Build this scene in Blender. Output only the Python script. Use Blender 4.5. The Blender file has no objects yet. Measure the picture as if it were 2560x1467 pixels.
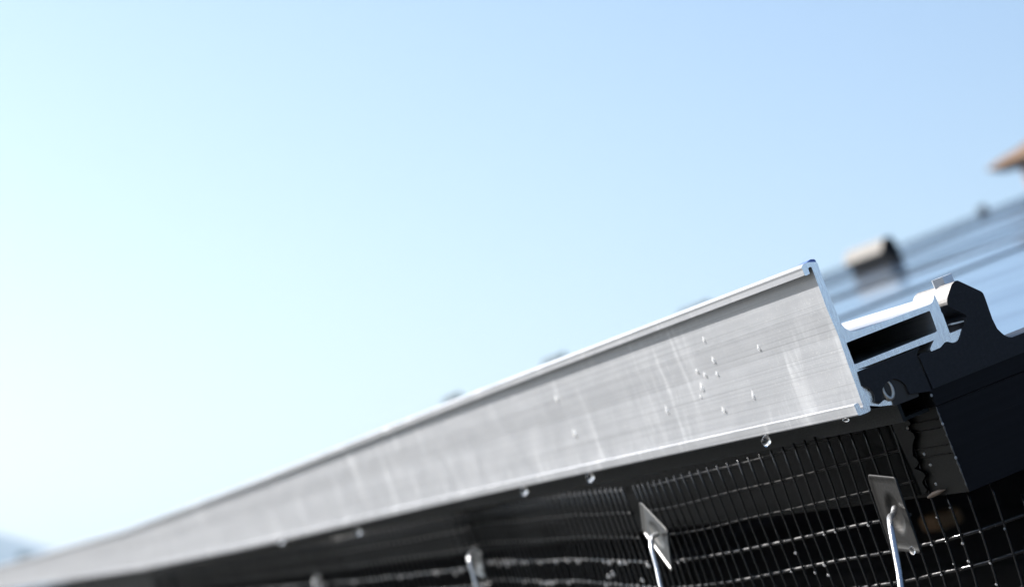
import bpy, bmesh, math, random
from mathutils import Matrix, Vector, noise
random.seed(7)
sc = bpy.context.scene
COL = sc.collection

# ------------------------------------------------------------------ camera
PITCH = math.radians(6.6876)
CAM_Z = 4.6
cam_d = bpy.data.cameras.new('camera')
cam = bpy.data.objects.new('camera', cam_d)
COL.objects.link(cam)
cam.location = (0, 0, CAM_Z)
cam.rotation_euler = (math.pi / 2 + PITCH, 0, 0)
cam_d.lens = 99.84
cam_d.sensor_width = 36
cam_d.sensor_fit = 'HORIZONTAL'
cam_d.clip_start = 0.02
cam_d.clip_end = 30000
cam_d.dof.use_dof = True
cam_d.dof.focus_distance = 1.27
cam_d.dof.aperture_fstop = 13.5
sc.camera = cam

# ------------------------------------------------------------------ frame of the roof: x up the slope, y along the eave (away), z square to the panels
LX = Vector((0.9078, 0.2012, 0.3680)).normalized()
LZ = Vector((-0.3592, -0.0796, 0.9298))
LZ = (LZ - LX * LZ.dot(LX)).normalized()
LY = LZ.cross(LX)
CAM_L = Vector((-0.4287, -1.1818, -0.0017))
ORG = Vector((0, 0, CAM_Z)) - (LX * CAM_L.x + LY * CAM_L.y + LZ * CAM_L.z)
M = Matrix(((LX.x, LY.x, LZ.x, ORG.x), (LX.y, LY.y, LZ.y, ORG.y), (LX.z, LY.z, LZ.z, ORG.z), (0, 0, 0, 1)))
DOWN_L = (M.to_3x3().transposed() @ Vector((0, 0, -1)))

# ------------------------------------------------------------------ sun and sky
SUN_L = Vector((-0.54, 0.72, 0.85)).normalized()
SUN = (M.to_3x3() @ SUN_L).normalized()
EL = math.asin(SUN.z)
AZ = math.atan2(SUN.x, SUN.y)
sun_d = bpy.data.lights.new('sun', 'SUN')
sun = bpy.data.objects.new('sun', sun_d)
COL.objects.link(sun)
sun.location = (-20, 10, 30)
sun.rotation_euler = SUN.to_track_quat('Z', 'Y').to_euler()
sun_d.energy = 5.0
sun_d.angle = math.radians(0.53)
sun_d.color = (1.0, 0.965, 0.925)
w = bpy.data.worlds.new('World')
sc.world = w
w.use_nodes = True
nt = w.node_tree
bg = nt.nodes['Background']
sky = nt.nodes.new('ShaderNodeTexSky')
sky.sky_type = 'NISHITA'
sky.sun_disc = False
sky.sun_elevation = EL
sky.sun_rotation = AZ
sky.altitude = 300
sky.air_density = 1.0
sky.dust_density = 2.0
sky.ozone_density = 2.4
nt.links.new(sky.outputs[0], bg.inputs[0])
bg.inputs[1].default_value = 0.097
sc.view_settings.view_transform = 'Standard'
sc.view_settings.look = 'None'
sc.view_settings.exposure = 0.95
sc.view_settings.gamma = 1.0
sc.cycles.max_bounces = 10
sc.cycles.transmission_bounces = 8
sc.cycles.sample_clamp_indirect = 6.0


# ------------------------------------------------------------------ helpers
def new_obj(name, me, parent=None, mats=()):
    for m in mats:
        me.materials.append(m)
    o = bpy.data.objects.new(name, me)
    COL.objects.link(o)
    if parent is not None:
        o.parent = parent
    return o


def tag(o, label=None, cat=None, group=None, kind=None):
    if label: o['label'] = label
    if cat: o['category'] = cat
    if group: o['group'] = group
    if kind: o['kind'] = kind
    return o


def place(o, base=(0, 0, 0)):
    """put an object whose mesh is in roof coordinates (minus base) into the world"""
    o.matrix_world = M @ Matrix.Translation(Vector(base))
    return o


def thing(name, label, cat, base=(0, 0, 0), group=None):
    o = bpy.data.objects.new(name, None)
    COL.objects.link(o)
    o.empty_display_size = 0.02
    place(o, base)
    return tag(o, label, cat, group)


class MB:
    """collects geometry in roof coordinates"""
    def __init__(self):
        self.bm = bmesh.new()

    def box(self, x0, x1, y0, y1, z0, z1, mi=0, bev=0.0):
        vs = [self.bm.verts.new((x, y, z)) for x in (x0, x1) for y in (y0, y1) for z in (z0, z1)]
        q = [(0, 1, 3, 2), (4, 6, 7, 5), (0, 4, 5, 1), (2, 3, 7, 6), (0, 2, 6, 4), (1, 5, 7, 3)]
        fs = [self.bm.faces.new([vs[i] for i in f]) for f in q]
        for f in fs: f.material_index = mi
        bmesh.ops.recalc_face_normals(self.bm, faces=fs)
        if bev > 0:
            es = list({e for f in fs for e in f.edges})
            bmesh.ops.bevel(self.bm, geom=es, offset=bev, segments=2, profile=0.5, affect='EDGES')
        return self

    def prism(self, loops, y0, y1, ny=1, mi=0, mi_end=None, axis='y', wob=0.0, mi_back=None):
        """loops: list of closed 2-D loops (x,z) - first outer, others holes; extruded along y"""
        if mi_end is None: mi_end = mi
        def P(a, b, t):
            if axis == 'y': return (a, t, b)
            if axis == 'x': return (t, a, b)
            return (a, b, t)
        ends = []
        newf = []
        for t in (y0, y1):
            es = []
            for L in loops:
                vs = [self.bm.verts.new(P(a, b, t)) for a, b in L]
                es += [self.bm.edges.new((vs[i], vs[(i + 1) % len(vs)])) for i in range(len(vs))]
            r = bmesh.ops.triangle_fill(self.bm, use_beauty=True, use_dissolve=False, edges=es)
            for g in r['geom']:
                if isinstance(g, bmesh.types.BMFace):
                    g.material_index = mi_end
                    newf.append(g)
        for L in loops:
            rows = [[self.bm.verts.new(P(a, b, y0 + (y1 - y0) * k / ny)) for a, b in L] for k in range(ny + 1)]
            n = len(L)
            for k in range(ny):
                for i in range(n):
                    f = self.bm.faces.new((rows[k][i], rows[k][(i + 1) % n], rows[k + 1][(i + 1) % n], rows[k + 1][i]))
                    f.material_index = mi
                    newf.append(f)
        bmesh.ops.remove_doubles(self.bm, verts=list({v for f in newf for v in f.verts}), dist=1e-6)
        bmesh.ops.recalc_face_normals(self.bm, faces=[f for f in newf if f.is_valid])
        return self

    def tube(self, pts, r, n=8, mi=0, cap=True):
        pts = [Vector(p) for p in pts]
        rr = r if isinstance(r, (list, tuple)) else [r] * len(pts)
        rings = []
        up = None
        for i, p in enumerate(pts):
            d = (pts[min(i + 1, len(pts) - 1)] - pts[max(i - 1, 0)]).normalized()
            if up is None:
                a = Vector((1, 0, 0)) if abs(d.x) < 0.8 else Vector((0, 0, 1))
                up = d.cross(a).normalized()
            up = (up - d * up.dot(d)).normalized()
            s = d.cross(up)
            rings.append([self.bm.verts.new(p + (up * math.cos(2 * math.pi * k / n) + s * math.sin(2 * math.pi * k / n)) * rr[i]) for k in range(n)])
        for a, b in zip(rings, rings[1:]):
            for k in range(n):
                f = self.bm.faces.new((a[k], a[(k + 1) % n], b[(k + 1) % n], b[k]))
                f.smooth = True
                f.material_index = mi
        if cap:
            for q in (rings[0][::-1], rings[-1]):
                f = self.bm.faces.new(q); f.material_index = mi
        return self

    def ball(self, c, sx, sy=None, sz=None, u=10, v=7, mi=0):
        sy = sx if sy is None else sy
        sz = sx if sz is None else sz
        r = bmesh.ops.create_uvsphere(self.bm, u_segments=u, v_segments=v, radius=1.0,
                                      matrix=Matrix.Translation(Vector(c)) @ Matrix.Diagonal((sx, sy, sz, 1)))
        for v_ in r['verts']:
            for f in v_.link_faces:
                f.smooth = True; f.material_index = mi
        return self

    def quad(self, pts, mi=0):
        f = self.bm.faces.new([self.bm.verts.new(p) for p in pts]); f.material_index = mi
        return self

    def build(self, name, mats, parent=None, base=(0, 0, 0)):
        if not isinstance(mats, (list, tuple)): mats = [mats]
        bmesh.ops.translate(self.bm, verts=self.bm.verts, vec=-Vector(base))
        me = bpy.data.meshes.new(name)
        self.bm.to_mesh(me); self.bm.free()
        o = new_obj(name, me, parent, mats)
        if parent is None: place(o, base)
        return o


# ------------------------------------------------------------------ materials
def mat(name, base=(0.5, 0.5, 0.5), rough=0.5, metal=0.0, spec=0.5, **kw):
    m = bpy.data.materials.new(name)
    m.use_nodes = True
    b = m.node_tree.nodes['Principled BSDF']
    b.inputs['Base Color'].default_value = (*base, 1)
    b.inputs['Roughness'].default_value = rough
    b.inputs['Metallic'].default_value = metal
    b.inputs['Specular IOR Level'].default_value = spec
    for k, v in kw.items():
        b.inputs[k.replace('_', ' ')].default_value = v
    return m


class NT:
    def __init__(self, m):
        self.nt = m.node_tree; self.b = m.node_tree.nodes['Principled BSDF']
        self.tc = None

    def n(self, t, **props):
        x = self.nt.nodes.new(t)
        for k, v in props.items(): setattr(x, k, v)
        return x

    def l(self, a, b): self.nt.links.new(a, b)

    def coord(self, scale, rot=(0, 0, 0)):
        if self.tc is None: self.tc = self.n('ShaderNodeTexCoord')
        mp = self.n('ShaderNodeMapping')
        mp.inputs['Scale'].default_value = scale
        mp.inputs['Rotation'].default_value = rot
        self.l(self.tc.outputs['Object'], mp.inputs['Vector'])
        return mp.outputs[0]

    def noise(self, scale3, scale=1.0, detail=3, rough=0.5, dist=0.0):
        x = self.n('ShaderNodeTexNoise')
        x.inputs['Scale'].default_value = scale
        x.inputs['Detail'].default_value = detail
        x.inputs['Roughness'].default_value = rough
        x.inputs['Distortion'].default_value = dist
        self.l(self.coord(scale3), x.inputs['Vector'])
        return x.outputs['Fac']

    def ramp(self, fac, stops):
        r = self.n('ShaderNodeValToRGB')
        e = r.color_ramp.elements
        while len(e) < len(stops): e.new(0.5)
        for k, (p, c) in enumerate(stops):
            e[k].position = p
            e[k].color = (c, c, c, 1) if isinstance(c, (int, float)) else (*c, 1)
        self.l(fac, r.inputs[0])
        return r.outputs[0]

    def mix(self, fac, a, b, mode='MIX'):
        x = self.n('ShaderNodeMix', data_type='RGBA', blend_type=mode)
        for s, v in ((0, fac), (6, a), (7, b)):
            if isinstance(v, bpy.types.NodeSocket): self.l(v, x.inputs[s])
            elif isinstance(v, (int, float)): x.inputs[s].default_value = v if s == 0 else (v, v, v, 1)
            else: x.inputs[s].default_value = (*v, 1)
        return x.outputs[2]

    def math(self, op, a, b=0.0):
        x = self.n('ShaderNodeMath', operation=op)
        for s, v in ((0, a), (1, b)):
            if isinstance(v, bpy.types.NodeSocket): self.l(v, x.inputs[s])
            else: x.inputs[s].default_value = v
        return x.outputs[0]

    def bump(self, h, strength=0.3, dist=0.001):
        x = self.n('ShaderNodeBump')
        x.inputs['Strength'].default_value = strength
        x.inputs['Distance'].default_value = dist
        self.l(h, x.inputs['Height'])
        self.l(x.outputs[0], self.b.inputs['Normal'])

    def set(self, name, sock): self.l(sock, self.b.inputs[name])


def m_extruded():
    """mill-finish extruded aluminium, die lines along y, dried water runs down z"""
    m = mat('extruded_aluminium', (0.7, 0.71, 0.7), 0.4, 0.28)
    t = NT(m)
    lines = t.noise((3, 0.6, 480), 1.0, 6, 0.8)
    lines2 = t.noise((3, 1.2, 1350), 1.0, 2, 0.6)
    blot = t.noise((30, 22, 40), 1.0, 5, 0.6, 0.8)
    fine = t.noise((1100, 500, 1100), 1.0, 3, 0.7)
    runs = t.noise((10, 30, 7), 1.0, 3, 0.55, 0.9)
    where = t.noise((10, 7, 14), 1.0, 2, 0.5, 0.5)
    smear = t.noise((40, 130, 60), 1.0, 4, 0.6, 1.2)
    c = t.mix(t.ramp(lines, [(0.35, 0.0), (0.65, 1.0)]), (0.36, 0.37, 0.388), (0.44, 0.45, 0.468))
    c = t.mix(t.ramp(blot, [(0.45, 0.0), (0.75, 0.35)]), c, (0.50, 0.508, 0.525))
    c = t.mix(t.math('MULTIPLY', t.ramp(runs, [(0.55, 0.0), (0.72, 0.55)]), t.ramp(where, [(0.42, 0.0), (0.60, 1.0)])), c, (0.78, 0.79, 0.80))
    c = t.mix(t.math('MULTIPLY', t.ramp(smear, [(0.52, 0.0), (0.72, 0.3)]), t.ramp(where, [(0.40, 0.0), (0.62, 1.0)])), c, (0.70, 0.71, 0.72))
    c = t.mix(t.ramp(lines2, [(0.55, 0.0), (0.66, 0.55)]), c, (0.22, 0.225, 0.235))
    c = t.mix(t.ramp(fine, [(0.58, 0.0), (0.76, 0.38)]), c, (0.85, 0.83, 0.79))
    t.set('Base Color', c)
    t.set('Roughness', t.ramp(t.math('ADD', t.math('MULTIPLY', runs, 0.4), t.math('MULTIPLY', blot, 0.6)), [(0.3, 0.30), (0.7, 0.5)]))
    h = t.math('ADD', t.math('MULTIPLY', lines, 0.6), t.math('ADD', t.math('MULTIPLY', lines2, 0.4), t.math('MULTIPLY', fine, 0.2)))
    t.bump(h, 0.3, 0.0003)
    return m


def m_cut():
    m = mat('sawn_aluminium', (0.92, 0.92, 0.94), 0.22, 1.0)
    t = NT(m)
    s = t.n('ShaderNodeTexNoise'); s.inputs['Scale'].default_value = 1; s.inputs['Detail'].default_value = 3
    t.l(t.coord((2600, 3, 130), (0, math.radians(28), 0)), s.inputs['Vector'])
    t.set('Base Color', t.mix(t.ramp(s.outputs['Fac'], [(0.4, 0.0), (0.62, 1.0)]), (0.86, 0.86, 0.91), (1.0, 1.0, 1.0)))
    t.bump(s.outputs['Fac'], 0.4, 0.0003)
    return m


def m_black(name, base=(0.018, 0.019, 0.024), rough=0.38, lines='y', spec=0.5):
    m = mat(name, base, rough, 0.0, spec)
    t = NT(m)
    sc3 = {'y': (700, 4, 700), 'x': (4, 700, 700)}[lines]
    a = t.noise(sc3, 1.0, 3, 0.6)
    b = t.noise((1500, 1500, 1500), 1.0, 2, 0.6)
    scr = t.noise({'y': (300, 25, 1500), 'x': (25, 300, 1500)}[lines], 1.0, 2, 0.6, 0.5)
    c = t.mix(t.ramp(a, [(0.4, 0.0), (0.7, 1.0)]), base, tuple(v * 1.35 for v in base))
    c = t.mix(t.ramp(scr, [(0.70, 0.0), (0.78, 0.5)]), c, (0.05, 0.05, 0.055))
    t.set('Base Color', c)
    t.set('Roughness', t.ramp(b, [(0.3, rough - 0.06), (0.7, rough + 0.12)]))
    t.bump(t.math('ADD', a, t.math('MULTIPLY', b, 0.5)), 0.2, 0.0003)
    return m


def m_glass_panel():
    """dark cells under a wet glass sheet"""
    m = mat('panel_glass', (0.012, 0.016, 0.035), 0.07, 0.0, 0.8)
    m.node_tree.nodes['Principled BSDF'].inputs['Coat Weight'].default_value = 0.3
    m.node_tree.nodes['Principled BSDF'].inputs['Specular Tint'].default_value = (0.62, 0.80, 1, 1)
    m.node_tree.nodes['Principled BSDF'].inputs['Coat Tint'].default_value = (0.7, 0.84, 1, 1)
    m.node_tree.nodes['Principled BSDF'].inputs['Coat IOR'].default_value = 1.5
    t = NT(m)
    br = t.n('ShaderNodeTexBrick')
    br.offset = 0.0
    br.inputs['Scale'].default_value = 1.0
    br.inputs['Brick Width'].default_value = 0.166
    br.inputs['Row Height'].default_value = 0.083
    br.inputs['Mortar Size'].default_value = 0.002
    br.inputs['Color1'].default_value = (0.010, 0.014, 0.034, 1)
    br.inputs['Color2'].default_value = (0.013, 0.018, 0.042, 1)
    br.inputs['Mortar'].default_value = (0.03, 0.03, 0.04, 1)
    t.l(t.coord((1, 1, 1)), br.inputs['Vector'])
    t.set('Base Color', br.outputs['Color'])
    n1 = t.noise((7, 3, 5), 1.0, 3, 0.5)
    t.set('Roughness', t.ramp(n1, [(0.35, 0.05), (0.7, 0.16)]))
    n2 = t.noise((2.2, 1.2, 1), 1.0, 2, 0.5)
    t.bump(n2, 0.10, 0.004)
    return m


def m_galv(name='zinc_wire', base=(0.62, 0.63, 0.64), rough=0.28):
    m = mat(name, base, rough, 0.9)
    t = NT(m)
    a = t.noise((500, 500, 500), 1.0, 3, 0.6)
    t.set('Roughness', t.ramp(a, [(0.3, rough - 0.05), (0.75, rough + 0.2)]))
    t.bump(a, 0.15, 0.0003)
    return m


def m_refract():
    m = mat('hanging_water', (1, 1, 1), 0.0, 0.0)
    b = m.node_tree.nodes['Principled BSDF']
    b.inputs['IOR'].default_value = 1.333
    b.inputs['Transmission Weight'].default_value = 1.0
    return m


def m_bead(white_glint=0.0, ior=1.6):
    """thin bead of water: see-through with a bright skin reflection"""
    m = bpy.data.materials.new('water_bead')
    m.use_nodes = True
    n = m.node_tree
    n.nodes.remove(n.nodes['Principled BSDF'])
    out = n.nodes['Material Output']
    tr = n.nodes.new('ShaderNodeBsdfTransparent')
    gl = n.nodes.new('ShaderNodeBsdfGlossy'); gl.inputs['Roughness'].default_value = 0.12
    mx = n.nodes.new('ShaderNodeMixShader')
    fr = n.nodes.new('ShaderNodeFresnel'); fr.inputs['IOR'].default_value = ior
    df = n.nodes.new('ShaderNodeBsdfDiffuse'); df.inputs['Color'].default_value = (0.95, 0.95, 0.95, 1)
    tl = n.nodes.new('ShaderNodeBsdfTranslucent'); tl.inputs['Color'].default_value = (1, 1, 1, 1)
    dt = n.nodes.new('ShaderNodeMixShader'); dt.inputs[0].default_value = 0.5
    n.links.new(df.outputs[0], dt.inputs[1]); n.links.new(tl.outputs[0], dt.inputs[2])
    tm = n.nodes.new('ShaderNodeMixShader'); tm.inputs[0].default_value = white_glint  # white mixed into the water to paint the beads' sun glints
    n.links.new(tr.outputs[0], tm.inputs[1]); n.links.new(dt.outputs[0], tm.inputs[2])
    n.links.new(fr.outputs[0], mx.inputs[0])
    n.links.new(tm.outputs[0], mx.inputs[1]); n.links.new(gl.outputs[0], mx.inputs[2])
    n.links.new(mx.outputs[0], out.inputs['Surface'])
    return m


MX = m_extruded()
MC = m_cut()
MBK = m_black('black_anodised_frame', (0.0056, 0.0050, 0.0066), 0.36, 'x', 0.14)
MBF = m_black('black_anodised_face', (0.0078, 0.0074, 0.0064), 0.5, 'y', 0.1)
MCL = m_black('black_clamp_finish', (0.0150, 0.0148, 0.0175), 0.42, 'y', 0.25)
MPL = mat('black_plastic', (0.006, 0.006, 0.006), 0.5, 0.0, 0.2)
MW = mat('black_coated_wire', (0.007, 0.007, 0.0075), 0.22, 0.0, 0.45)
MWW = mat('wet_sunlit_wire', (0.010, 0.010, 0.011), 0.24, 0.0, 0.6)  # lower mesh rows: wet, with sunlight put into a lighter, shinier copy
_t = NT(MWW)
_n = _t.noise((160, 160, 160), 1.0, 3, 0.6)
_t.bump(_n, 0.35, 0.0012)
_t.set('Roughness', _t.ramp(_t.noise((90, 90, 90), 1.0, 2, 0.5), [(0.4, 0.12), (0.6, 0.5)]))
MDW = mat('shaded_coated_wire', (0.007, 0.007, 0.007), 0.4, 0.0, 0.12)  # upper mesh rows: their shade put into a darker, duller copy
MTE = mat('shade_black', (0.0026, 0.0028, 0.0028), 0.2, 0.0, 0.02)
MG = m_glass_panel()
MZ = m_galv()
MZP = m_galv('dull_zinc_plate', (0.036, 0.035, 0.034), 0.42)
MH = m_refract()
MB_ = m_bead(0.5)
MBW = mat('white_glint_bead', (0.97, 0.97, 0.95), 0.30, 0.0, 1.0)  # white base stands in for sunlight glinting in the drops
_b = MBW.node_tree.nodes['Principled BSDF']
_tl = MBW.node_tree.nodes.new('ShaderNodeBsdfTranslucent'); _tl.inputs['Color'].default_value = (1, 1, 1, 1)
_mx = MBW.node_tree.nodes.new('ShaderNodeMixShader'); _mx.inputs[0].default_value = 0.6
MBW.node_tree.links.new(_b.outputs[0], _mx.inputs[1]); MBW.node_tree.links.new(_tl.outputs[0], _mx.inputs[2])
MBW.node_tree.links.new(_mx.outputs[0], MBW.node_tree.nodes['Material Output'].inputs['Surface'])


# ------------------------------------------------------------------ skirt rail (the long silver extrusion)
H = 7100.0
_U = Vector((0.9078, 0.3420, -0.2426)); _V = Vector((-0.3592, 0.9328, -0.0292)); _D = Vector((-0.2163, -0.1137, -0.9697))


def end_plane(px, py):
    """traced section outline -> metres on the sawn end plane (y = 0)"""
    r = Vector((px - 1280.0, 733.5 - py, -H))
    rl = Vector((r.dot(_U), r.dot(_D), r.dot(_V)))
    t = -CAM_L.y / rl.y
    return (CAM_L.x + rl.x * t, CAM_L.z + rl.z * t)


OUT = [(2018.8, 655.2), (2040, 654.6), (2044, 657.5), (2046.3, 663), (2056, 691.5), (2064, 711.7), (2080, 752), (2103.2, 807.9), (2107.5, 813.5),
       (2112, 818.6), (2121, 824.8), (2128, 827.3), (2135.4, 827.5), (2151.4, 824), (2321, 762.3), (2327, 759.4), (2331, 755.6), (2333.6, 750.7),
       (2336.2, 737.6), (2337, 736.4), (2338.2, 737.8), (2348, 761.4), (2352.3, 772), (2353, 777.5), (2357.7, 784.6), (2374.6, 831), (2377, 832.3),
       (2404, 821.3), (2405, 823), (2397, 847), (2394, 851), (2386, 856), (2380, 856), (2369, 853.2), (2362, 856), (2357, 862), (2351.4, 868.6), (2330, 877.5),
       (2327, 875.7), (2326.4, 870.4), (2335.4, 849.8), (2146, 922.8), (2144, 925), (2144.5, 928), (2157, 968), (2171.3, 1004.4), (2177, 1021), (2176.8, 1025.3), (2171.3, 1029.7),
       (2152, 1037), (2148, 1037.6), (2145.5, 1035.5), (2135.2, 1012.5), (2136.5, 1010), (2144.5, 1006.6), (2146.5, 1007.2), (2152.6, 1020), (2155.5, 1021), (2158, 1018.6), (2158.5, 1013.5),
       (2151, 994.5), (2145, 977), (2119.7, 906.6), (2096, 837.5), (2067, 770), (2047.7, 716.5), (2032, 674), (2029, 667), (2025.5, 666.8), (2021, 670.6), (2025, 682.5), (2024, 685),
       (2014.5, 688.7), (2012, 687.7), (2007.8, 675.2), (2004.3, 670), (2004, 668), (2006.8, 662.5), (2010, 659.3)]
HOLE = [(2117.5, 856), (2116.8, 858.6), (2135.7, 908.2), (2138.5, 910.2), (2339.8, 830), (2343.2, 826.8), (2326, 778), (2323.6, 776.6)]
outl = [end_plane(*p) for p in OUT]
hole = [end_plane(*p) for p in HOLE]

R1_LEN = 3.50


def jitter_loop(L, a, seed):
    rnd = random.Random(seed)
    return [(x + rnd.uniform(-a, a), z + rnd.uniform(-a, a)) for x, z in L]


b = MB().prism([outl, hole], 0.0, R1_LEN, ny=24, mi=0, mi_end=1)
# the bar is not perfectly straight
for v in b.bm.verts:
    v.co.x += 0.0012 * math.sin(v.co.y * 1.9) - 0.0006 * math.sin(v.co.y * 4.1)
    if v.co.y > 0: v.co.z += 0.0008 * math.sin(v.co.y * 2.3)
rail = b.build('skirt_rail', [MX, MC])
for p in rail.data.polygons:
    p.use_smooth = False
tag(rail, 'long silver aluminium skirt rail with sawn open end facing the viewer', 'rail')

# second length of rail beyond the joint, not quite in line
b = MB().prism([outl, hole], 0.0, 5.0, ny=4, mi=0, mi_end=1)
rail2 = b.build('skirt_rail', [MX, MC])
rail2.matrix_world = M @ Matrix.Translation((0.001, R1_LEN + 0.012, 0.0005)) @ Matrix.Rotation(math.radians(0.81), 4, 'Z') @ Matrix.Rotation(math.radians(0.57), 4, 'X')
tag(rail2, 'blurred farther length of silver rail beyond the joint at the far left', 'rail')


b = MB().prism([[end_plane(*p) for p in [(2016, 656.2), (2023, 651), (2028, 647.5), (2037, 647), (2040.5, 650), (2043.5, 657.6), (2036, 656)]]], 0.0006, 0.011)  # raised nub with the reflected sky put into its blue colour
b.build('sky_blue_nub', mat('sky_reflection_blue', (0.12, 0.20, 0.55), 0.35), None)
fs_ = bpy.data.objects['sky_blue_nub']
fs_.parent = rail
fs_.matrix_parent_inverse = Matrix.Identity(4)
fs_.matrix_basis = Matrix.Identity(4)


def split(L):
    return [end_plane(*p) for p in L]


# ------------------------------------------------------------------ solar panels
PW, PL, GAPX, GAPY = 1.134, 1.722, 0.022, 0.02
X0, ZT = 0.0285, -0.0632
FH = 0.056


def panel_parts(parent, detailed):
    fw = 0.011
    f = MB()
    # four frame bars round the glass, local origin at the panel's lower near corner
    zt, zb = 0.0, -FH
    for (x0, x1, y0, y1) in ((0, fw, fw, PL - fw), (PW - fw, PW, fw, PL - fw), (0, PW, 0, fw), (0, PW, PL - fw, PL)):
        f.box(x0, x1, y0, y1, zt - 0.016, zt, bev=0.0006 if detailed else 0)
    i = 0.0007
    f.box(i, 0.003, i, PL - i, zb, zt - 0.016)
    f.box(PW - 0.003, PW - i, i, PL - i, zb, zt - 0.016)
    f.box(0.003, PW - 0.003, i, 0.003, zb, zt - 0.016, mi=0)
    f.box(0.003, PW - 0.003, PL - 0.003, PL - i, zb, zt - 0.016)
    f.box(0.003, 0.028, 0.003, PL - 0.003, zb, zb + 0.002)
    f.box(PW - 0.028, PW - 0.003, 0.003, PL - 0.003, zb, zb + 0.002)
    o = f.build('frame', [MBK, MBF], parent)
    for p in o.data.polygons:
        if p.normal.x < -0.5 and p.center.x < 0.002: p.material_index = 1
    g = MB().box(fw, PW - fw, fw, PL - fw, -0.0065, -0.0018)
    g.build('glass', MG, parent)
    bk = MB().box(fw, PW - fw, fw, PL - fw, -0.0085, -0.0066)
    bk.build('backing_sheet', MPL, parent)


def copy_tree(o):
    c = o.copy(); COL.objects.link(c)
    for ch in o.children:
        d = ch.copy(); COL.objects.link(d); d.parent = c
    return c


pan0 = thing('solar_panel', 'nearest black framed solar panel with its corner beside the silver rail', 'solar panel', (X0, 0.0, ZT), 'solar panels laid over the roof')
panel_parts(pan0, True)
lab_row = ['black framed solar panel farther along the lowest row of the roof', 'glossy solar panel in the second row up the slope',
           'blurred solar panel in the upper rows up the slope']
for ix in range(6):
    for iy in range(8):
        if ix == 0 and iy == 0: continue
        o = copy_tree(pan0)
        o.matrix_world = M @ Matrix.Translation((X0 + ix * (PW + GAPX), iy * (PL + GAPY) - (0 if ix == 0 else 0.03), ZT + random.uniform(-0.0012, 0.0012) * (1 if ix + iy > 0 else 0)))
        o['label'] = lab_row[min(ix, 2)]

# grooved lines and a wavy black strip painting the shade on the near frame corner
g = MB()
for z, d in ((-0.0785, 0.0), (-0.0845, 0.0), (-0.0885, 0), (-0.0965, 0), (-0.1005, 0)):
    g.box(X0 - 0.0004, X0 + 0.0009, 0.004, 1.60, z - 0.0002, z)
g.build('frame_rib', MBF, pan0, (X0, 0, ZT))
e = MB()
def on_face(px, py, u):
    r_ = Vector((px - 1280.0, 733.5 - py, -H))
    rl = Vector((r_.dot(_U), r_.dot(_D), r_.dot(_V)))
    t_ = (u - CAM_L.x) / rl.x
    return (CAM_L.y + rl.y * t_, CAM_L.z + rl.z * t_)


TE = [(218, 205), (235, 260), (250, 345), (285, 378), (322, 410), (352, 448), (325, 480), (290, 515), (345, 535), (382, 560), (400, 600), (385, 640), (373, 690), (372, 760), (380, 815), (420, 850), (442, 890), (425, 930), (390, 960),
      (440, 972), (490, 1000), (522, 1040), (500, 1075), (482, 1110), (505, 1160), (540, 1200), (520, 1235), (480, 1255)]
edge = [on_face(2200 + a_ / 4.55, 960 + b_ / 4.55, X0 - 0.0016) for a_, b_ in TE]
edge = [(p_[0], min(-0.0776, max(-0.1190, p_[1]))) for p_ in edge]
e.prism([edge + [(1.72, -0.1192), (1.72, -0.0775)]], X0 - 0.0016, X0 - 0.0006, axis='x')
eo = e.build('shade_strip', MTE, pan0, (X0, 0, ZT))  # scalloped shade on the eave face, put in as a black sheet

we = MB()
rw = random.Random(4)
wp = []
z = -0.0715
while z > -0.1185:
    wp.append((X0 + 0.0004 + rw.uniform(-.0001, .00015), 0.0005, z)); z -= 0.0011
we.tube(wp, [rw.choice((0.00022, 0.0003, 0.0005)) for _ in wp], 6)
wm_ = m_galv('bared_edge', (0.16, 0.155, 0.15), 0.5)
we.build('worn_edge', wm_, pan0, (X0, 0, ZT))
cu = MB()
cu.tube([(X0 - 0.001, 0.047, -0.1190), (X0 - 0.001, 0.040, -0.1180), (X0 - 0.001, 0.032, -0.1172), (X0 - 0.0005, 0.024, -0.1165)], [0.0006, 0.0012, 0.0011, 0.0002], 8)
cu.build('curled_strip', mat('brown_tape', (0.16, 0.115, 0.085), 0.6), pan0, (X0, 0, ZT))

# ------------------------------------------------------------------ end clamp on the near corner
CL = [(2394, 701.6), (2389, 701.8), (2385, 704), (2378, 712), (2372, 729), (2367, 745), (2366.6, 755), (2369, 763), (2380, 771), (2396, 778), (2412, 786), (2416.5, 792), (2415, 803),
      (2405.5, 823), (2398, 849), (2394, 853), (2386, 858), (2380, 858), (2369, 855.5), (2363, 858), (2353, 870.5), (2330, 879.5), (2318, 880), (2300, 884), (2296, 889), (2332, 972), (2560, 880),
      (2700, 824), (2700, 776), (2560, 831), (2529, 843.2), (2521, 842.6), (2511, 838.5), (2503, 832), (2492.4, 821.8), (2480, 797), (2462, 745), (2457, 733), (2452, 728.5)]
cl = split(CL)
YC = 0.0028
clamp = thing('end_clamp', 'black end clamp gripping the near panel corner beside the silver rail', 'clamp', (0.06, YC, -0.06))
cb = MB().prism([cl], -0.0008, 0.046, ny=1)
cbo = cb.build('clamp_body', [MCL, m_galv('sun_glare_metal', (0.24, 0.236, 0.23), 0.6)], clamp, (0.06, YC, -0.06))
for p in cbo.data.polygons:
    if p.normal.x < -0.25 and p.normal.z > -0.35 and abs(p.normal.y) < 0.5 and p.center.z > -0.045 + 0.06: p.material_index = 1  # sun glare on the black clamp, put in as paler upper faces
bo = MB()
lx = (MB().prism([cl], 0, 1).bm).free()
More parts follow.
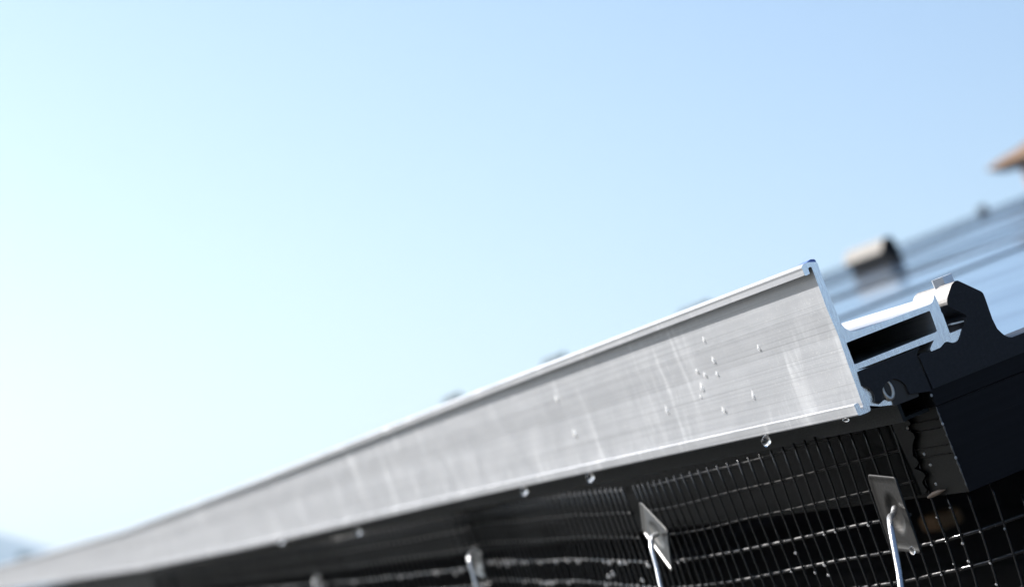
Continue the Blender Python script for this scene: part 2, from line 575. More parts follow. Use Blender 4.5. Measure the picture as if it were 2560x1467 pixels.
# bolt head on the clamp's crown
c0 = Vector((0.0615, 0.020, -0.0315))
hexr = 0.0053
hx = [(c0.x + hexr * math.cos(math.radians(a + 12)), c0.y + hexr * math.sin(math.radians(a + 12))) for a in range(0, 360, 60)]
bo.prism([hx], c0.z - 0.004, c0.z + 0.0045, axis='z')
bolt = bo.build('bolt_head', m_galv('bright_bolt', (0.8, 0.8, 0.8), 0.35), clamp, (0.06, YC, -0.06))
tb = MB()
tb.prism([split([(2383, 806.5), (2414.5, 799.5), (2414.5, 803), (2384, 811), (2382, 809)])], 0.0020, 0.0060)  # sunlit edge of the ledge, sunlight put in as near-white colour
tb.build('sunlit_lip', mat('sunlit_lip_white', (0.97, 0.95, 0.88), 0.5), clamp, (0.06, YC, -0.06))

# ------------------------------------------------------------------ bracket plate behind the rail
BR = [(2120, 900), (2143, 927), (2335, 852), (2327, 872), (2300, 884), (2296, 889), (2331, 975), (2274.5, 984.4), (2270, 976), (2265, 962), (2251, 950), (2237, 946), (2225, 950), (2213, 962),
      (2205, 975), (2202, 985), (2212, 998), (2196, 1006), (2190, 1003), (2187.5, 1001.5), (2184.5, 989.9), (2178.3, 979.3), (2168.7, 969.7), (2159, 967)]
BR = [(2150, 926), (2300, 867), (2294, 880), (2292, 888), (2329, 977), (2274.5, 984.4), (2270, 976), (2265, 962), (2251, 950), (2237, 946), (2225, 950), (2214, 958),
      (2206, 972), (2203, 1006), (2188, 1004), (2187.0, 989.0), (2181, 977), (2170, 968.0), (2154, 964.5), (2143, 930)]
br = split(BR)
brk = thing('rail_bracket', 'dark plate behind the rail end with a curved notch and threaded hole', 'bracket', (0.02, 0, -0.06))
MB().prism([br], -0.0004, 0.0014).build('plate', MCL, brk, (0.02, 0, -0.06))
# socket recess with a pale washer ring
hc = end_plane(2231, 966)
rg = MB()
ring = [(hc[0] - 0.0020 + 0.0022 * math.cos(a), 0.0012, hc[1] - 0.0005 + 0.0042 * math.sin(a)) for a in [math.radians(x) for x in range(100, 441, 15)]]
rg.tube(ring, [0.0004 + 0.0007 * math.sin(math.pi * k / (len(ring) - 1)) for k in range(len(ring))], 8)
rg.build('washer', m_galv('washer_steel', (0.55, 0.52, 0.47), 0.4), brk, (0.02, 0, -0.06))
rc = MB().prism([split([(2195, 948), (2292, 930), (2300, 990), (2238, 1014), (2234, 1000), (2229, 995.5), (2214, 997.5), (2202, 1008), (2188, 1005)])], 0.0010, 0.0018)
rc.build('recess', mat('brown_black_rubber', (0.02, 0.014, 0.011), 0.4), brk, (0.02, 0, -0.06))
bp = MB().prism([split([(2150, 950), (2196, 960), (2196, 1003), (2200, 1010), (2213, 999), (2230, 996), (2240, 1010), (2205, 1014), (2172, 1012)])], 0.0020, 0.0035)
bp.build('backing_plate', MC, brk, (0.02, 0, -0.06))

# ------------------------------------------------------------------ mesh trim strip under the rail
ts = MB()
ts.box(0.0125, 0.0140, 0.0012, 3.5, -0.0800, -0.0712)
ts.box(0.0140, 0.0275, 0.006, 3.5, -0.0800, -0.0785)
trim = ts.build('trim_strip', m_black('dark_grey_trim', (0.0085, 0.0098, 0.0102), 0.55, 'y', 0.2))
tag(trim, 'narrow dark grey strip running just under the bottom of the silver rail', 'trim strip')


# ------------------------------------------------------------------ bird mesh
def path_sample(ctrl, n=400):
    """Catmull-Rom through (x, y) control points -> list of points with arc length"""
    P = [Vector(c) for c in ctrl]
    P = [P[0] * 2 - P[1]] + P + [P[-1] * 2 - P[-2]]
    out = []
    for i in range(1, len(P) - 2):
        for k in range(24):
            t = k / 24
            a, b_, c, d = P[i - 1], P[i], P[i + 1], P[i + 2]
            out.append(0.5 * ((2 * b_) + (c - a) * t + (2 * a - 5 * b_ + 4 * c - d) * t * t + (3 * b_ - a - 3 * c + d) * t ** 3))
    out.append(P[-2])
    return out


def resample(pts, step):
    res = [pts[0]]; acc = 0.0; i = 0
    cur = pts[0]
    target = step
    for a, b_ in zip(pts, pts[1:]):
        L = (b_ - a).length
        while acc + L >= target:
            res.append(a + (b_ - a) * ((target - acc) / L)); target += step
        acc += L
    return res


ROWS = [-0.0815, -0.095, -0.110, -0.125, -0.140, -0.155, -0.170, -0.185]


def wire_mesh(name, label, ctrl, step, seed, row_span, vert_top, bulge=0.004, r=0.00065, segs=8, drop_rows=None):
    rnd = random.Random(seed)
    pts = path_sample(ctrl)
    st = resample(pts, step)
    o = thing(name, label, 'wire mesh', (st[0].x, st[0].y, -0.12))
    base = (st[0].x, st[0].y, -0.12)

    def off(z, s):
        t = (z + 0.08) / -0.10
        return -bulge * t * t + (0.0012 * math.sin(s * 17 + t * 3) + 0.0016 * noise.noise(Vector((s * 9, t * 2, seed)))) * (1.0 if seed == 1 else 0.25)

    kink = [rnd.gauss(0, 0.0007) for _ in st]

    def P(i, z):
        p = st[i]
        a = st[max(i - 1, 0)]; c = st[min(i + 1, len(st) - 1)]
        d = (c - a).normalized(); nrm = Vector((-d.y, d.x))
        if nrm.x > 0 and seed != 1: nrm = -nrm
        q = p - nrm * 0 + Vector((1, 0)) * off(z, i * step)
        return Vector((q.x, q.y + kink[i] * max(0.0, (-0.09 - z) / 0.05), z + (0.0012 if seed == 1 else 0.0006) * noise.noise(Vector((i * step * 12, seed, z * 30)))))
    hz = MB()
    for k, z in enumerate(ROWS):
        i0, i1 = row_span(k, len(st))
        if i1 - i0 < 2: continue
        hz.tube([P(i, z) + Vector((0.0007, 0, 0)) for i in range(i0, i1)], r * (1.45 if k > 2 else 0.9), segs, mi=1 if k > 2 else 0)
    hz.build('horizontal_wires', [MDW, MWW], o, base)
    vz = MB()
    for i in range(len(st)):
        z0 = vert_top(i, len(st))
        if z0 is None: continue
        zs = [z0 + (-0.19 - z0) * t / 9 for t in range(10)]
        vz.tube([P(i, z) + Vector((-0.0005 + rnd.uniform(-.0002, .0002), 0, 0)) for z in zs], r * 0.95, segs - 2)
    vz.build('vertical_wires', MW, o, base)
    return o, st, P


# right-hand piece: along the eave, then turning round the corner up the slope
ctrl_r = [(0.135, 0.005), (0.100, 0.0085), (0.075, 0.012), (0.056, 0.0180), (0.040, 0.026), (0.031, 0.042), (0.025, 0.065), (0.0185, 0.090), (0.0085, 0.145), (-0.0063, 0.2106),
          (-0.0160, 0.262), (-0.0207, 0.3126), (-0.0205, 0.3560)]


def span_r(k, n):
    return {0: (11, n - 3), 1: (10, n), 2: (10, n), 3: (13, n - 2), 4: (1, n), 5: (1, n)}.get(k, (1, n))


def top_r(i, n):
    if i < 8: return [-0.136, -0.136, -0.127, -0.1255, -0.128, -0.1285, -0.1290, -0.1305][i]
    if i < 11: return -0.119
    return -0.079


meshR, stR, PR = wire_mesh('wire_mesh', 'black wire mesh in focus with cut loose ends at the right corner', ctrl_r, 0.0110, 1, span_r, top_r, r=0.0006)
ctrl_m = [(-0.0205, 0.372), (-0.012, 0.46), (0.001, 0.62), (0.008, 0.78), (0.018, 0.92), (0.022, 1.02), (0.022, 1.08)]
meshM, stM, PMm = wire_mesh('wire_mesh', 'blurred black wire mesh between the second and third hooked clips', ctrl_m, 0.0190, 2, lambda k, n: (0, n), lambda i, n: -0.079, r=0.0008)
ctrl_l = [(0.012, 0.96), (0.006, 1.06), (0.004, 1.25), (0.0007, 1.49), (0.004, 1.8), (0.006, 2.4), (0.004, 3.5)]
meshL, stL, PLf = wire_mesh('wire_mesh', 'very blurred black wire mesh under the far left end of the rail', ctrl_l, 0.0230, 3, lambda k, n: (0, n), lambda i, n: -0.079, r=0.0009, segs=6)


# ------------------------------------------------------------------ water
def droplet(name, c, sx, sy, sz, label, mat_, group=None, shape='ball'):
    c = Vector(c)
    b = MB()
    if shape == 'ball':
        b.ball((0, 0, 0), sx, sy, sz, 14, 10)
    elif shape == 'pendant':           # hangs: fat below, narrow neck above
        n, m = 18, 14
        rings = []
        for j in range(m + 1):
            t = j / m
            z = sz * (1.0 - 2 * t)
            rr = math.sin(math.pi * min(1, t * 0.92 + 0.08)) ** 0.8 * (0.78 + 0.35 * t) if t < 1 else 0
            rings.append([b.bm.verts.new((sx * rr * math.cos(2 * math.pi * k / n), sy * rr * math.sin(2 * math.pi * k / n), z)) for k in range(n)] if t < 1 else [b.bm.verts.new((0, 0, z))])
        for A, B in zip(rings, rings[1:]):
            for k in range(n):
                f = b.bm.faces.new((A[k], A[(k + 1) % n], B[(k + 1) % n], B[k]) if len(B) > 1 else (A[k], A[(k + 1) % n], B[0])); f.smooth = True
        f = b.bm.faces.new(rings[0][::-1])
        bmesh.ops.recalc_face_normals(b.bm, faces=b.bm.faces)
    elif shape == 'tear':              # bead on the rail face, fat below (-z) and drawn out above
        n, m = 12, 10
        rings = []
        for j in range(m + 1):
            t = j / m
            z = sz * (1 - 2 * t)
            rr = (math.sin(math.pi * t ** 1.5)) if 0 < t < 1 else 0
            rings.append([b.bm.verts.new((sx * rr * math.cos(2 * math.pi * k / n), sy * rr * math.sin(2 * math.pi * k / n), z)) for k in range(n)] if 0 < t < 1 else [b.bm.verts.new((0, 0, z))])
        for A, B in zip(rings, rings[1:]):
            for k in range(n):
                if len(A) == 1: vs = (A[0], B[(k + 1) % n], B[k])
                elif len(B) == 1: vs = (A[k], A[(k + 1) % n], B[0])
                else: vs = (A[k], A[(k + 1) % n], B[(k + 1) % n], B[k])
                f = b.bm.faces.new(vs); f.smooth = True
        bmesh.ops.recalc_face_normals(b.bm, faces=b.bm.faces)
    me = bpy.data.meshes.new(name)
    b.bm.to_mesh(me); b.bm.free()
    o = new_obj(name, me, None, [mat_])
    if shape == 'pendant':
        o.location = M @ c                     # stays upright in the world: it hangs
    else:
        o.matrix_world = M @ Matrix.Translation(c)
    return tag(o, label, 'water drop', group)


droplet('water_drop', (-0.012, 0.1196, -0.0716), 0.0024, 0.0024, 0.0030, 'largest clear water drop hanging under the rail near its end', MH, 'drops hanging under the rail', 'pendant')
droplet('water_drop', (-0.0105, 0.006, -0.0700), 0.0017, 0.0017, 0.0009, 'shallow water drop just starting to hang below the rail end', MH, 'drops hanging under the rail', 'pendant')
droplet('water_drop', (-0.012, 0.4659, -0.0712), 0.0024, 0.0024, 0.0034, 'water drop hanging under the middle of the rail above the second clip', MH, 'drops hanging under the rail', 'pendant')
droplet('water_drop', (-0.012, 0.6448, -0.0712), 0.0024, 0.0024, 0.0034, 'blurred water drop hanging under the rail left of the middle one', MH, 'drops hanging under the rail', 'pendant')
droplet('water_drop', (-0.012, 1.3219, -0.0765), 0.0026, 0.0026, 0.0038, 'faint round water drop falling free below the rail on the left', MH, 'drops hanging under the rail', 'pendant')
droplet('water_drop', (-0.012, 1.807, -0.0705), 0.0030, 0.0030, 0.0034, 'farthest very blurred water drop under the rail at the left', MH, 'drops hanging under the rail', 'pendant')
XW = -0.0088
web = [(0.1083, -0.0284, .9, 'tear drop on the rail face nearest its sawn end, high up'), (0.1828, -0.0274, 1.1, 'long tear drop above the cluster of drops on the rail face'),
       (0.2165, -0.0303, .8, 'small leftmost drop of the cluster on the rail face'), (0.2056, -0.0333, .9, 'small middle drop of the cluster on the rail face'),
       (0.1857, -0.0346, .8, 'small rightmost drop of the cluster on the rail face'), (0.2181, -0.0390, 1.3, 'fat drop below the cluster on the rail face'),
       (0.2263, -0.0436, .7, 'tiny drop under the fat drop on the rail face'), (0.2929, -0.0457, 1.5, 'large bright drop at the foot of a pale water run'),
       (0.1421, -0.0497, 1.5, 'broad wet bead low on the rail face toward the sawn end'), (0.1947, -0.0529, .9, 'small streaked drop low on the rail face'),
       (0.5017, -0.0446, 1.5, 'bright blurred drop low on the left part of the rail face'), (0.5131, -0.0207, 1.2, 'dull blurred drop high on the left part of the rail face'),
       (0.1851, -0.0164, 1.0, 'faint drop high on the rail face over the cluster')]
for y, z, s, lb in web:
    xw = outl[OUT.index((2096, 837.5))][0] if z > -0.05 else outl[OUT.index((2145, 977))][0]
    droplet('water_drop', (xw - 0.0001 + (-0.0005), y, z), 0.0006 * s, 0.0014 * s, 0.0022 * s, lb, MBW, 'drops on the rail face', 'tear')

rnd = random.Random(11)
for (y, z) in ((0.0395, -0.0800), (0.0365, -0.0855), (0.0285, -0.0985), (0.0262, -0.1040), (-0.0006, -0.0735), (-0.0006, -0.0870), (-0.0006, -0.1030), (0.0285, -0.1130)):
    droplet('water_droplet', (X0 - 0.0022 if y > 0 else X0, y, z), 0.0006, 0.0006, 0.0008, 'glinting speck of water on the front edge of the near panel frame', MB_, 'specks of water on the frame')
droplet('water_drop', (-0.0150, -0.0255, -0.1305), 0.0013, 0.0013, 0.0019, 'round clear bead hanging beside the rod on the nearest clip plate', MH, None, 'ball')


def beads(P, st, rows, n, lab, r0, r1, imin=0, imax=None):
    for _ in range(n):
        i = rnd.randrange(imin, imax or len(st)); z = ROWS[rnd.choice(rows)]
        if rnd.random() < 0.4: z -= rnd.uniform(0.002, 0.012)
        p = P(i, z)
        r = rnd.uniform(r0, r1)
        droplet('water_droplet', (p.x - 0.0012, p.y, p.z - 0.0006), r, r, r * 1.15, lab, MB_, 'droplets beaded on the wire mesh')


beads(PR, stR, [3, 4, 5], 26, 'tiny bright water droplet beaded on the sharp wire mesh at the right', 0.00042, 0.00075, 4)
beads(PR, stR, [4, 5], 16, 'small sparkling droplet on the loose cut end of the wire mesh', 0.0003, 0.0006, 2, 13)
beads(PMm, stM, [3, 3, 4], 44, 'blurred bright droplet on the wire mesh left of the second clip', 0.0009, 0.0015)
beads(PLf, stL, [3, 4], 44, 'soft disc of a droplet on the wire mesh at the far left', 0.0011, 0.0016, 0, 90)


# ------------------------------------------------------------------ hooked clips that hold the mesh
MZD = mat('dark_zinc_plate', (0.022, 0.023, 0.023), 0.3, 0.2, 0.4)


def clip(tl, tr_, br_, bl, rod, label, rr=0.0012, dish=0.0022, pm=None):
    tl, tr_, br_, bl = map(Vector, (tl, tr_, br_, bl))
    c = (tl + tr_ + br_ + bl) / 4
    ex = (tr_ - tl); ez = (tl - bl)
    nrm = ex.cross(ez).normalized()
    if nrm.x > 0: nrm = -nrm
    root = thing('mesh_clip', label, 'clip', c, 'hooked clips on the wire mesh')
    # plate with rounded corners, a shallow rim and a pressed dish
    b = MB()
    N = 26
    grid = []
    def corner(s, t):
        # pull the corners in
        a, b2 = abs(s), abs(t)
        k = 0.86
        if a > k and b2 > k:
            dx, dy = a - k, b2 - k
            d = math.hypot(dx, dy); m = 1 - k
            if d > m:
                f = m / d; a, b2 = k + dx * f, k + dy * f
        return math.copysign(a, s), math.copysign(b2, t)
    for j in range(N + 1):
        row = []
        for i in range(N + 1):
            s, t = corner(2 * i / N - 1, 2 * j / N - 1)
            u = (s + 1) / 2; v = (t + 1) / 2
            p = (tl * (1 - u) + tr_ * u) * v + (bl * (1 - u) + br_ * u) * (1 - v)
            d = math.hypot(s, t)
            h = 0.0
            if d < 0.5: h = -dish * (1 - (d / 0.5) ** 2) ** 0.5 * (1 if d > 0.12 else 1)
            if max(abs(s), abs(t)) > 0.88: h += 0.0011 * (max(abs(s), abs(t)) - 0.88) / 0.12
            row.append(b.bm.verts.new(p + nrm * h))
        grid.append(row)
    for j in range(N):
        for i in range(N):
            f = b.bm.faces.new((grid[j][i], grid[j][i + 1], grid[j + 1][i + 1], grid[j + 1][i])); f.smooth = True
    bmesh.ops.recalc_face_normals(b.bm, faces=b.bm.faces)
    pl = b.build('plate', pm or MZP, root, c)
    so = pl.modifiers.new('solid', 'SOLIDIFY'); so.thickness = 0.0007; so.offset = 0
    t = MB(); t.tube(rod, rr, 12); t.build('hook_rod', MZ, root, c)
    return root


def smooth_path(P, k=6):
    P = [Vector(p) for p in P]
    Q = [P[0] * 2 - P[1]] + P + [P[-1] * 2 - P[-2]]
    out = []
    for i in range(1, len(Q) - 2):
        for j in range(k):
            t = j / k; a, b_, c, d = Q[i - 1:i + 3]
            out.append(0.5 * ((2 * b_) + (c - a) * t + (2 * a - 5 * b_ + 4 * c - d) * t * t + (3 * b_ - a - 3 * c + d) * t ** 3))
    out.append(P[-1])
    return out


clip((-0.0097, 0.0053, -0.0956), (-0.0087, -0.0237, -0.0989), (-0.0115, -0.0282, -0.1331), (-0.0125, 0.0029, -0.1300),
     smooth_path([(-0.011, -0.013, -0.1120), (-0.0147, -0.0187, -0.1137), (-0.0190, -0.0255, -0.1137), (-0.0222, -0.0325, -0.1152), (-0.0262, -0.0405, -0.1195), (-0.0326, -0.0497, -0.1341), (-0.0384, -0.0582, -0.1444), (-0.043, -0.065, -0.158)]),
     'nearest square metal clip with a silver hooked rod, by the panel corner', 0.0013)
c2 = [Vector(v) for v in ((-0.0259, 0.3237, -0.0878), (-0.0281, 0.2835, -0.1051), (-0.0347, 0.2807, -0.1271), (-0.0313, 0.3204, -0.1039))]
clip(*c2, smooth_path([(-0.0315, 0.297, -0.1058), (-0.0360, 0.288, -0.1052), (-0.0400, 0.280, -0.1062), (-0.0430, 0.2742, -0.1107), (-0.0456, 0.269, -0.1207), (-0.0486, 0.2636, -0.1299), (-0.0503, 0.2591, -0.1389), (-0.052, 0.255, -0.15)]),
     'middle clip, thin edge-on dark plate with a pale hooked rod', 0.0014, 0.0008, MZD)
clip((0.0, 0.930, -0.107), (-0.002, 0.893, -0.111), (-0.006, 0.893, -0.130), (-0.004, 0.932, -0.126),
     smooth_path([(0.0, 0.921, -0.1105), (-0.006, 0.916, -0.1105), (-0.0100, 0.909, -0.1145), (-0.0120, 0.905, -0.126), (-0.0140, 0.901, -0.1375), (-0.016, 0.897, -0.150)]),
     'third blurred clip with an upright cream rod, left of the middle clip', 0.0013, 0.0015, MZD)
clip((-0.002, 1.720, -0.111), (-0.004, 1.684, -0.115), (-0.008, 1.684, -0.133), (-0.006, 1.722, -0.130),
     smooth_path([(-0.002, 1.70, -0.1150), (-0.008, 1.695, -0.1150), (-0.012, 1.69, -0.119), (-0.014, 1.685, -0.130), (-0.016, 1.68, -0.145)]),
     'farthest clip, only a faint grey disc and rod at the left', 0.0008, 0.0015, MZD)

# ------------------------------------------------------------------ clamps farther up the array
FM_TAN = m_galv('sunlit_clamp_top', (0.26, 0.25, 0.235), 0.75)  # sunlit top face of the far clamp, sunlight put into a paler tan
MFC = mat('far_clamp_black', (0.006, 0.007, 0.009), 0.5, 0.0, 0.2)


def far_clamp(base, h, label):
    o = thing('panel_clamp', label, 'clamp', base, 'tall clamps standing on the panel seams')
    b = MB()
    prof = [(-0.014, 0), (-0.014, 0.022), (-0.026, 0.030), (-0.030, h - 0.030), (-0.014, h - 0.004), (-0.008, h), (0.006, h), (0.014, h - 0.012), (0.018, 0.010), (0.020, 0)]
    b.prism([prof], -0.15, 0.15)
    b.build('clamp_body', MFC, o)
    c = MB()
    c.prism([[(-0.0303, h - 0.0300), (-0.0143, h - 0.0038), (-0.0082, h + 0.0003), (-0.001, h + 0.0003), (-0.001, h + 0.0016), (-0.0090, h + 0.0016), (-0.0155, h - 0.003), (-0.0318, h - 0.0300)]], -0.148, 0.148)
    c.build('clamp_cap', FM_TAN, o)
    return o


k0 = far_clamp((2.32, 5.95, ZT), 0.064, 'tan topped dark clamp standing on the glass right of the rail end')
for (y, h, lb) in ((7.633, 1.32, 'small bluish clamp top peeking over the rail, nearest the rail end'), (9.581, 1.54, 'bluish clamp top peeking over the middle of the rail'),
                   (11.60, 1.66, 'faint bluish clamp top peeking over the rail, farthest left')):
    o = k0.copy(); COL.objects.link(o)
    d = k0.children[0].copy(); COL.objects.link(d); d.parent = o
    o.matrix_world = M @ Matrix.Translation((2.33, y, ZT - 0.004)) @ Matrix.Diagonal((1, 1, h, 1))
    o['label'] = lb
o = k0.copy(); COL.objects.link(o)
d = k0.children[0].copy(); COL.objects.link(d); d.parent = o
o.matrix_world = M @ Matrix.Translation((5.50, 12.5, ZT)) @ Matrix.Diagonal((0.7, 0.25, 0.66, 1))
o['label'] = 'small dark clamp far up the panels below the brown eave'

# ------------------------------------------------------------------ roof under the panels, house, ground
def wob(name, mats, fn): pass


rm = mat('roof_shingle', (0.035, 0.034, 0.034), 0.85)
t = NT(rm)
brk_t = t.n('ShaderNodeTexBrick')
brk_t.inputs['Scale'].default_value = 1.0
brk_t.inputs['Brick Width'].default_value = 0.33
brk_t.inputs['Row Height'].default_value = 0.14
brk_t.inputs['Mortar Size'].default_value = 0.006
brk_t.inputs['Color1'].default_value = (0.035, 0.034, 0.036, 1)
brk_t.inputs['Color2'].default_value = (0.055, 0.05, 0.047, 1)
brk_t.inputs['Mortar'].default_value = (0.012, 0.012, 0.012, 1)
t.l(t.coord((1, 1, 1), (0, 0, math.pi / 2)), brk_t.inputs['Vector'])
gr = t.noise((260, 260, 260), 1.0, 3, 0.7)
t.set('Base Color', t.mix(t.ramp(gr, [(0.35, 0.55), (0.7, 0.0)]), brk_t.outputs['Color'], (0.015, 0.015, 0.016)))
t.bump(gr, 0.6, 0.003)
ZR = -0.235
house = thing('house', 'house under the solar panels, hidden in dark shade below the wire mesh', 'house', (0, 0, ZR))
rb = MB().box(-0.10, 9.0, -3.0, 17.0, ZR - 0.10, ZR)
rb.build('roof', rm, house, (0, 0, ZR))
Mi = M.inverted()
# walls and gutter are plumb: build in world space, then bring into the parent
wm = mat('render_wall', (0.30, 0.275, 0.24), 0.85)
t = NT(wm); t.bump(t.noise((30, 30, 30), 1.0, 4, 0.6), 0.5, 0.01)
eave_a = M @ Vector((0.30, -2.8, ZR - 0.10)); eave_b = M @ Vector((0.30, 16.8, ZR - 0.10))
top_a = M @ Vector((8.8, -2.8, ZR - 0.10)); top_b = M @ Vector((8.8, 16.8, ZR - 0.10))
b = MB()
hi = house.matrix_world.inverted()
ring = [eave_a, top_a, top_b, eave_b]
lo = [b.bm.verts.new(hi @ Vector((p.x, p.y, 0.0))) for p in ring]
up_ = [b.bm.verts.new(hi @ p) for p in ring]
for i in range(4):
    b.bm.faces.new((lo[i], lo[(i + 1) % 4], up_[(i + 1) % 4], up_[i]))
b.build('wall', wm, house)
b = MB()
b.tube([(-0.14, -3.0, ZR - 0.06), (-0.14, 17.0, ZR - 0.06)], 0.055, 14)
b.build('gutter', MPL, house, (0, 0, ZR))
# batten and conduit lying in the shade under the panels
b = MB().box(0.362, 0.385, 0.95, 0.99, ZR + 0.001, ZR + 0.014, bev=0.003)
bt = b.build('wood_block', mat('raw_timber', (0.45, 0.27, 0.14), 0.7))
tag(bt, 'blurred brown wooden block in the dark gap under the panel corner', 'wood block')
b = MB()
b.tube([(0.30, 0.30, ZT - 0.085), (2.2, 0.36, ZT - 0.085)], 0.012, 12)
cn = b.build('cable_conduit', mat('grey_conduit', (0.20, 0.21, 0.22), 0.5))
tag(cn, 'faint grey conduit running under the nearest panel at the right', 'conduit')


# brown eave of a taller wing up the slope at the right
def world_box(mb, inv, pts_lo, pts_hi):
    pass


dm = thing('dormer', 'brown timber eave of a dormer with pink brick wall at the right edge', 'dormer', (5.4, 11.0, -0.2))
wood = mat('brown_timber', (0.16, 0.075, 0.035), 0.6)
t = NT(wood); wn = t.noise((4, 60, 60), 1.0, 4, 0.6)
t.set('Base Color', t.mix(wn, (0.21, 0.105, 0.030), (0.13, 0.066, 0.020)))
brickm = mat('pink_brick', (0.42, 0.24, 0.18), 0.85)
t = NT(brickm); bk_ = t.n('ShaderNodeTexBrick')
bk_.inputs['Scale'].default_value = 1; bk_.inputs['Brick Width'].default_value = 0.23; bk_.inputs['Row Height'].default_value = 0.075; bk_.inputs['Mortar Size'].default_value = 0.008
bk_.inputs['Color1'].default_value = (0.42, 0.22, 0.16, 1); bk_.inputs['Color2'].default_value = (0.50, 0.30, 0.24, 1); bk_.inputs['Mortar'].default_value = (0.5, 0.47, 0.43, 1)
t.l(t.coord((1, 1, 1), (math.pi / 2, 0, 0)), bk_.inputs['Vector']); t.set('Base Color', bk_.outputs['Color'])
DX, DY = 5.4, 11.0
b = MB()
S = 0.245
b.prism([[(4.955 + S, 0.128), (4.975 + S, 0.140), (5.04 + S, 0.158), (5.16 + S, 0.178), (5.55 + S, 0.30), (6.9, 0.75), (8.2, 0.30), (8.2, 0.22), (6.9, 0.62), (5.55 + S, 0.19), (5.14 + S, 0.078), (5.06 + S, 0.086), (5.02 + S, 0.098)]], DY, DY + 0.6)
b.build('eave', wood, dm, (DX, DY, -0.2))
b = MB().prism([[(5.12 + S, -0.25), (5.12 + S, 0.09), (5.5 + S, 0.17), (6.9, 0.60), (8.0, 0.22), (8.0, -0.25)]], DY + 0.02, DY + 0.58)
b.build('wall', brickm, dm, (DX, DY, -0.2))

# ------------------------------------------------------------------ ground, hills, trees (world space)
gm = mat('grass_ground', (0.10, 0.10, 0.09), 0.95)
t = NT(gm)
t.set('Base Color', t.mix(t.ramp(t.noise((0.02, 0.02, 0.02), 1.0, 5, 0.6), [(0.4, 0.0), (0.6, 1.0)]), (0.085, 0.09, 0.08), (0.13, 0.128, 0.12)))
bm = bmesh.new()
bmesh.ops.create_circle(bm, cap_ends=True, segments=64, radius=3600)
me = bpy.data.meshes.new('ground'); bm.to_mesh(me); bm.free()
tag(new_obj('ground', me, None, [gm]), kind='structure')

hm = mat('hill_forest', (0.05, 0.08, 0.04), 0.95)
t = NT(hm)
t.set('Base Color', t.mix(t.noise((0.01, 0.01, 0.014), 1.0, 6, 0.65), (0.035, 0.06, 0.03), (0.12, 0.13, 0.08)))
bm = bmesh.new()
N = 90
rows = []
for j in range(12):
    row = []
    for i in range(N + 1):
        az = math.radians(-70 + 110 * i / N)
        d = 2300 + j * 90
        t_ = j / 11
        ridge = math.sin(math.pi * min(1, t_ * 1.15)) ** 1.0
        hgt = 0.36 * (120 + 130 * noise.noise(Vector((az * 6.0, 3.1, 0))) + 60 * noise.noise(Vector((az * 19, 7, j * .2)))
               + 120 * math.exp(-((math.degrees(az) + 11.0) / 3.6) ** 2))
        hgt *= 1.0 if math.degrees(az) < 60 else 0.5
        row.append(bm.verts.new((d * math.sin(az), d * math.cos(az), -3 + max(0, hgt) * ridge)))
    rows.append(row)
for a, b2 in zip(rows, rows[1:]):
    for i in range(N):
        f = bm.faces.new((a[i], a[i + 1], b2[i + 1], b2[i])); f.smooth = True
bmesh.ops.recalc_face_normals(bm, faces=bm.faces)
me = bpy.data.meshes.new('hills'); bm.to_mesh(me); bm.free()
tag(new_obj('hills', me, None, [hm]), kind='structure')


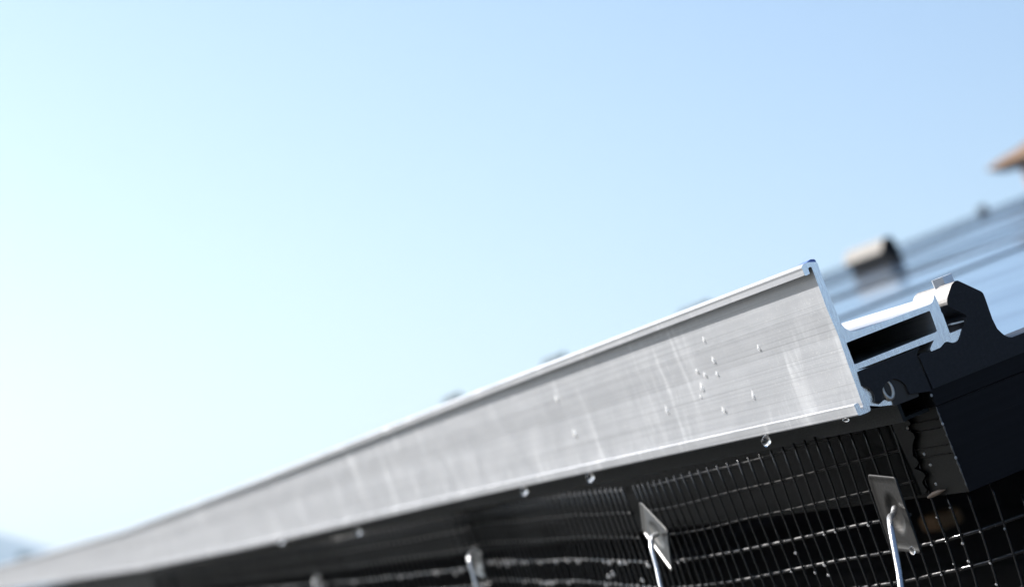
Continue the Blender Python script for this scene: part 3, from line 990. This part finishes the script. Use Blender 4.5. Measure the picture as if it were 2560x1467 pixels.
def tree(x, y, h, seed, label, crown=(0.03, 0.055, 0.02)):
    rnd = random.Random(seed)
    root = bpy.data.objects.new('tree', None); COL.objects.link(root)
    root.location = (x, y, 0)
    tag(root, label, 'tree', 'far trees at the lower left')
    bk = mat('bark', (0.10, 0.07, 0.05), 0.9)
    lf = mat('leaves', crown, 0.7)
    b = MB()
    b.tube([(0, 0, 0), (0.1, 0, h * .3), (0, .1, h * .6), (0.1, 0, h * .92)], [h * .03, h * .024, h * .014, h * .004], 8)
    for k in range(9):
        z = h * rnd.uniform(.3, .8); a = rnd.uniform(0, 6.28); L = h * .25
        b.tube([(0, 0, z), (L * .5 * math.cos(a), L * .5 * math.sin(a), z + L * .3), (L * math.cos(a), L * math.sin(a), z + L * .5)], [h * .01, h * .006, h * .002], 5)
    tr = b.bm; me = bpy.data.meshes.new('trunk'); tr.to_mesh(me); tr.free(); new_obj('trunk', me, root, [bk])
    bm = bmesh.new()
    for k in range(2600):
        z = rnd.uniform(.22, 1.0)
        R_ = h * .27 * math.sin(math.pi * (z - .15) / .9) ** .7 * (0.75 + .5 * noise.noise(Vector((z * 6, seed, 0))))
        a = rnd.uniform(0, 6.28); rr = R_ * rnd.uniform(.3, 1) ** .5
        c = Vector((rr * math.cos(a), rr * math.sin(a), z * h))
        if noise.noise(c * (4 / h) + Vector((seed, 0, 0))) < -0.18: continue
        s = h * rnd.uniform(.010, .022)
        n1 = Vector((rnd.uniform(-1, 1), rnd.uniform(-1, 1), rnd.uniform(-1, 1))).normalized()
        n2 = n1.cross(Vector((rnd.uniform(-1, 1), rnd.uniform(-1, 1), 1))).normalized()
        bm.faces.new([bm.verts.new(c + n1 * s), bm.verts.new(c + n2 * s * .6), bm.verts.new(c - n1 * s), bm.verts.new(c - n2 * s * .6)])
    me = bpy.data.meshes.new('crown'); bm.to_mesh(me); bm.free(); new_obj('crown', me, root, [lf])
    return root


tree(-45.0, 264.0, 11.3, 3, 'dark green tree poking above the far left end of the rail')
tree(-49.3, 268.0, 9.0, 5, 'lower green tree at the left edge of the picture')

# ------------------------------------------------------------------ air
hz = bpy.data.materials.new('haze_air')
hz.use_nodes = True
hn = hz.node_tree
hn.nodes.remove(hn.nodes['Principled BSDF'])
pv = hn.nodes.new('ShaderNodeVolumePrincipled')
pv.inputs['Color'].default_value = (0.62, 0.80, 1.0, 1)
pv.inputs['Density'].default_value = 0.00030
pv.inputs['Anisotropy'].default_value = 0.3
hn.links.new(pv.outputs[0], hn.nodes['Material Output'].inputs['Volume'])
bm = bmesh.new()
bmesh.ops.create_cube(bm, size=1.0, matrix=Matrix.Translation((0, 0, 74)) @ Matrix.Diagonal((7400, 7400, 152, 1)))
me = bpy.data.meshes.new('haze'); bm.to_mesh(me); bm.free()
tag(new_obj('haze', me, None, [hz]), kind='stuff')
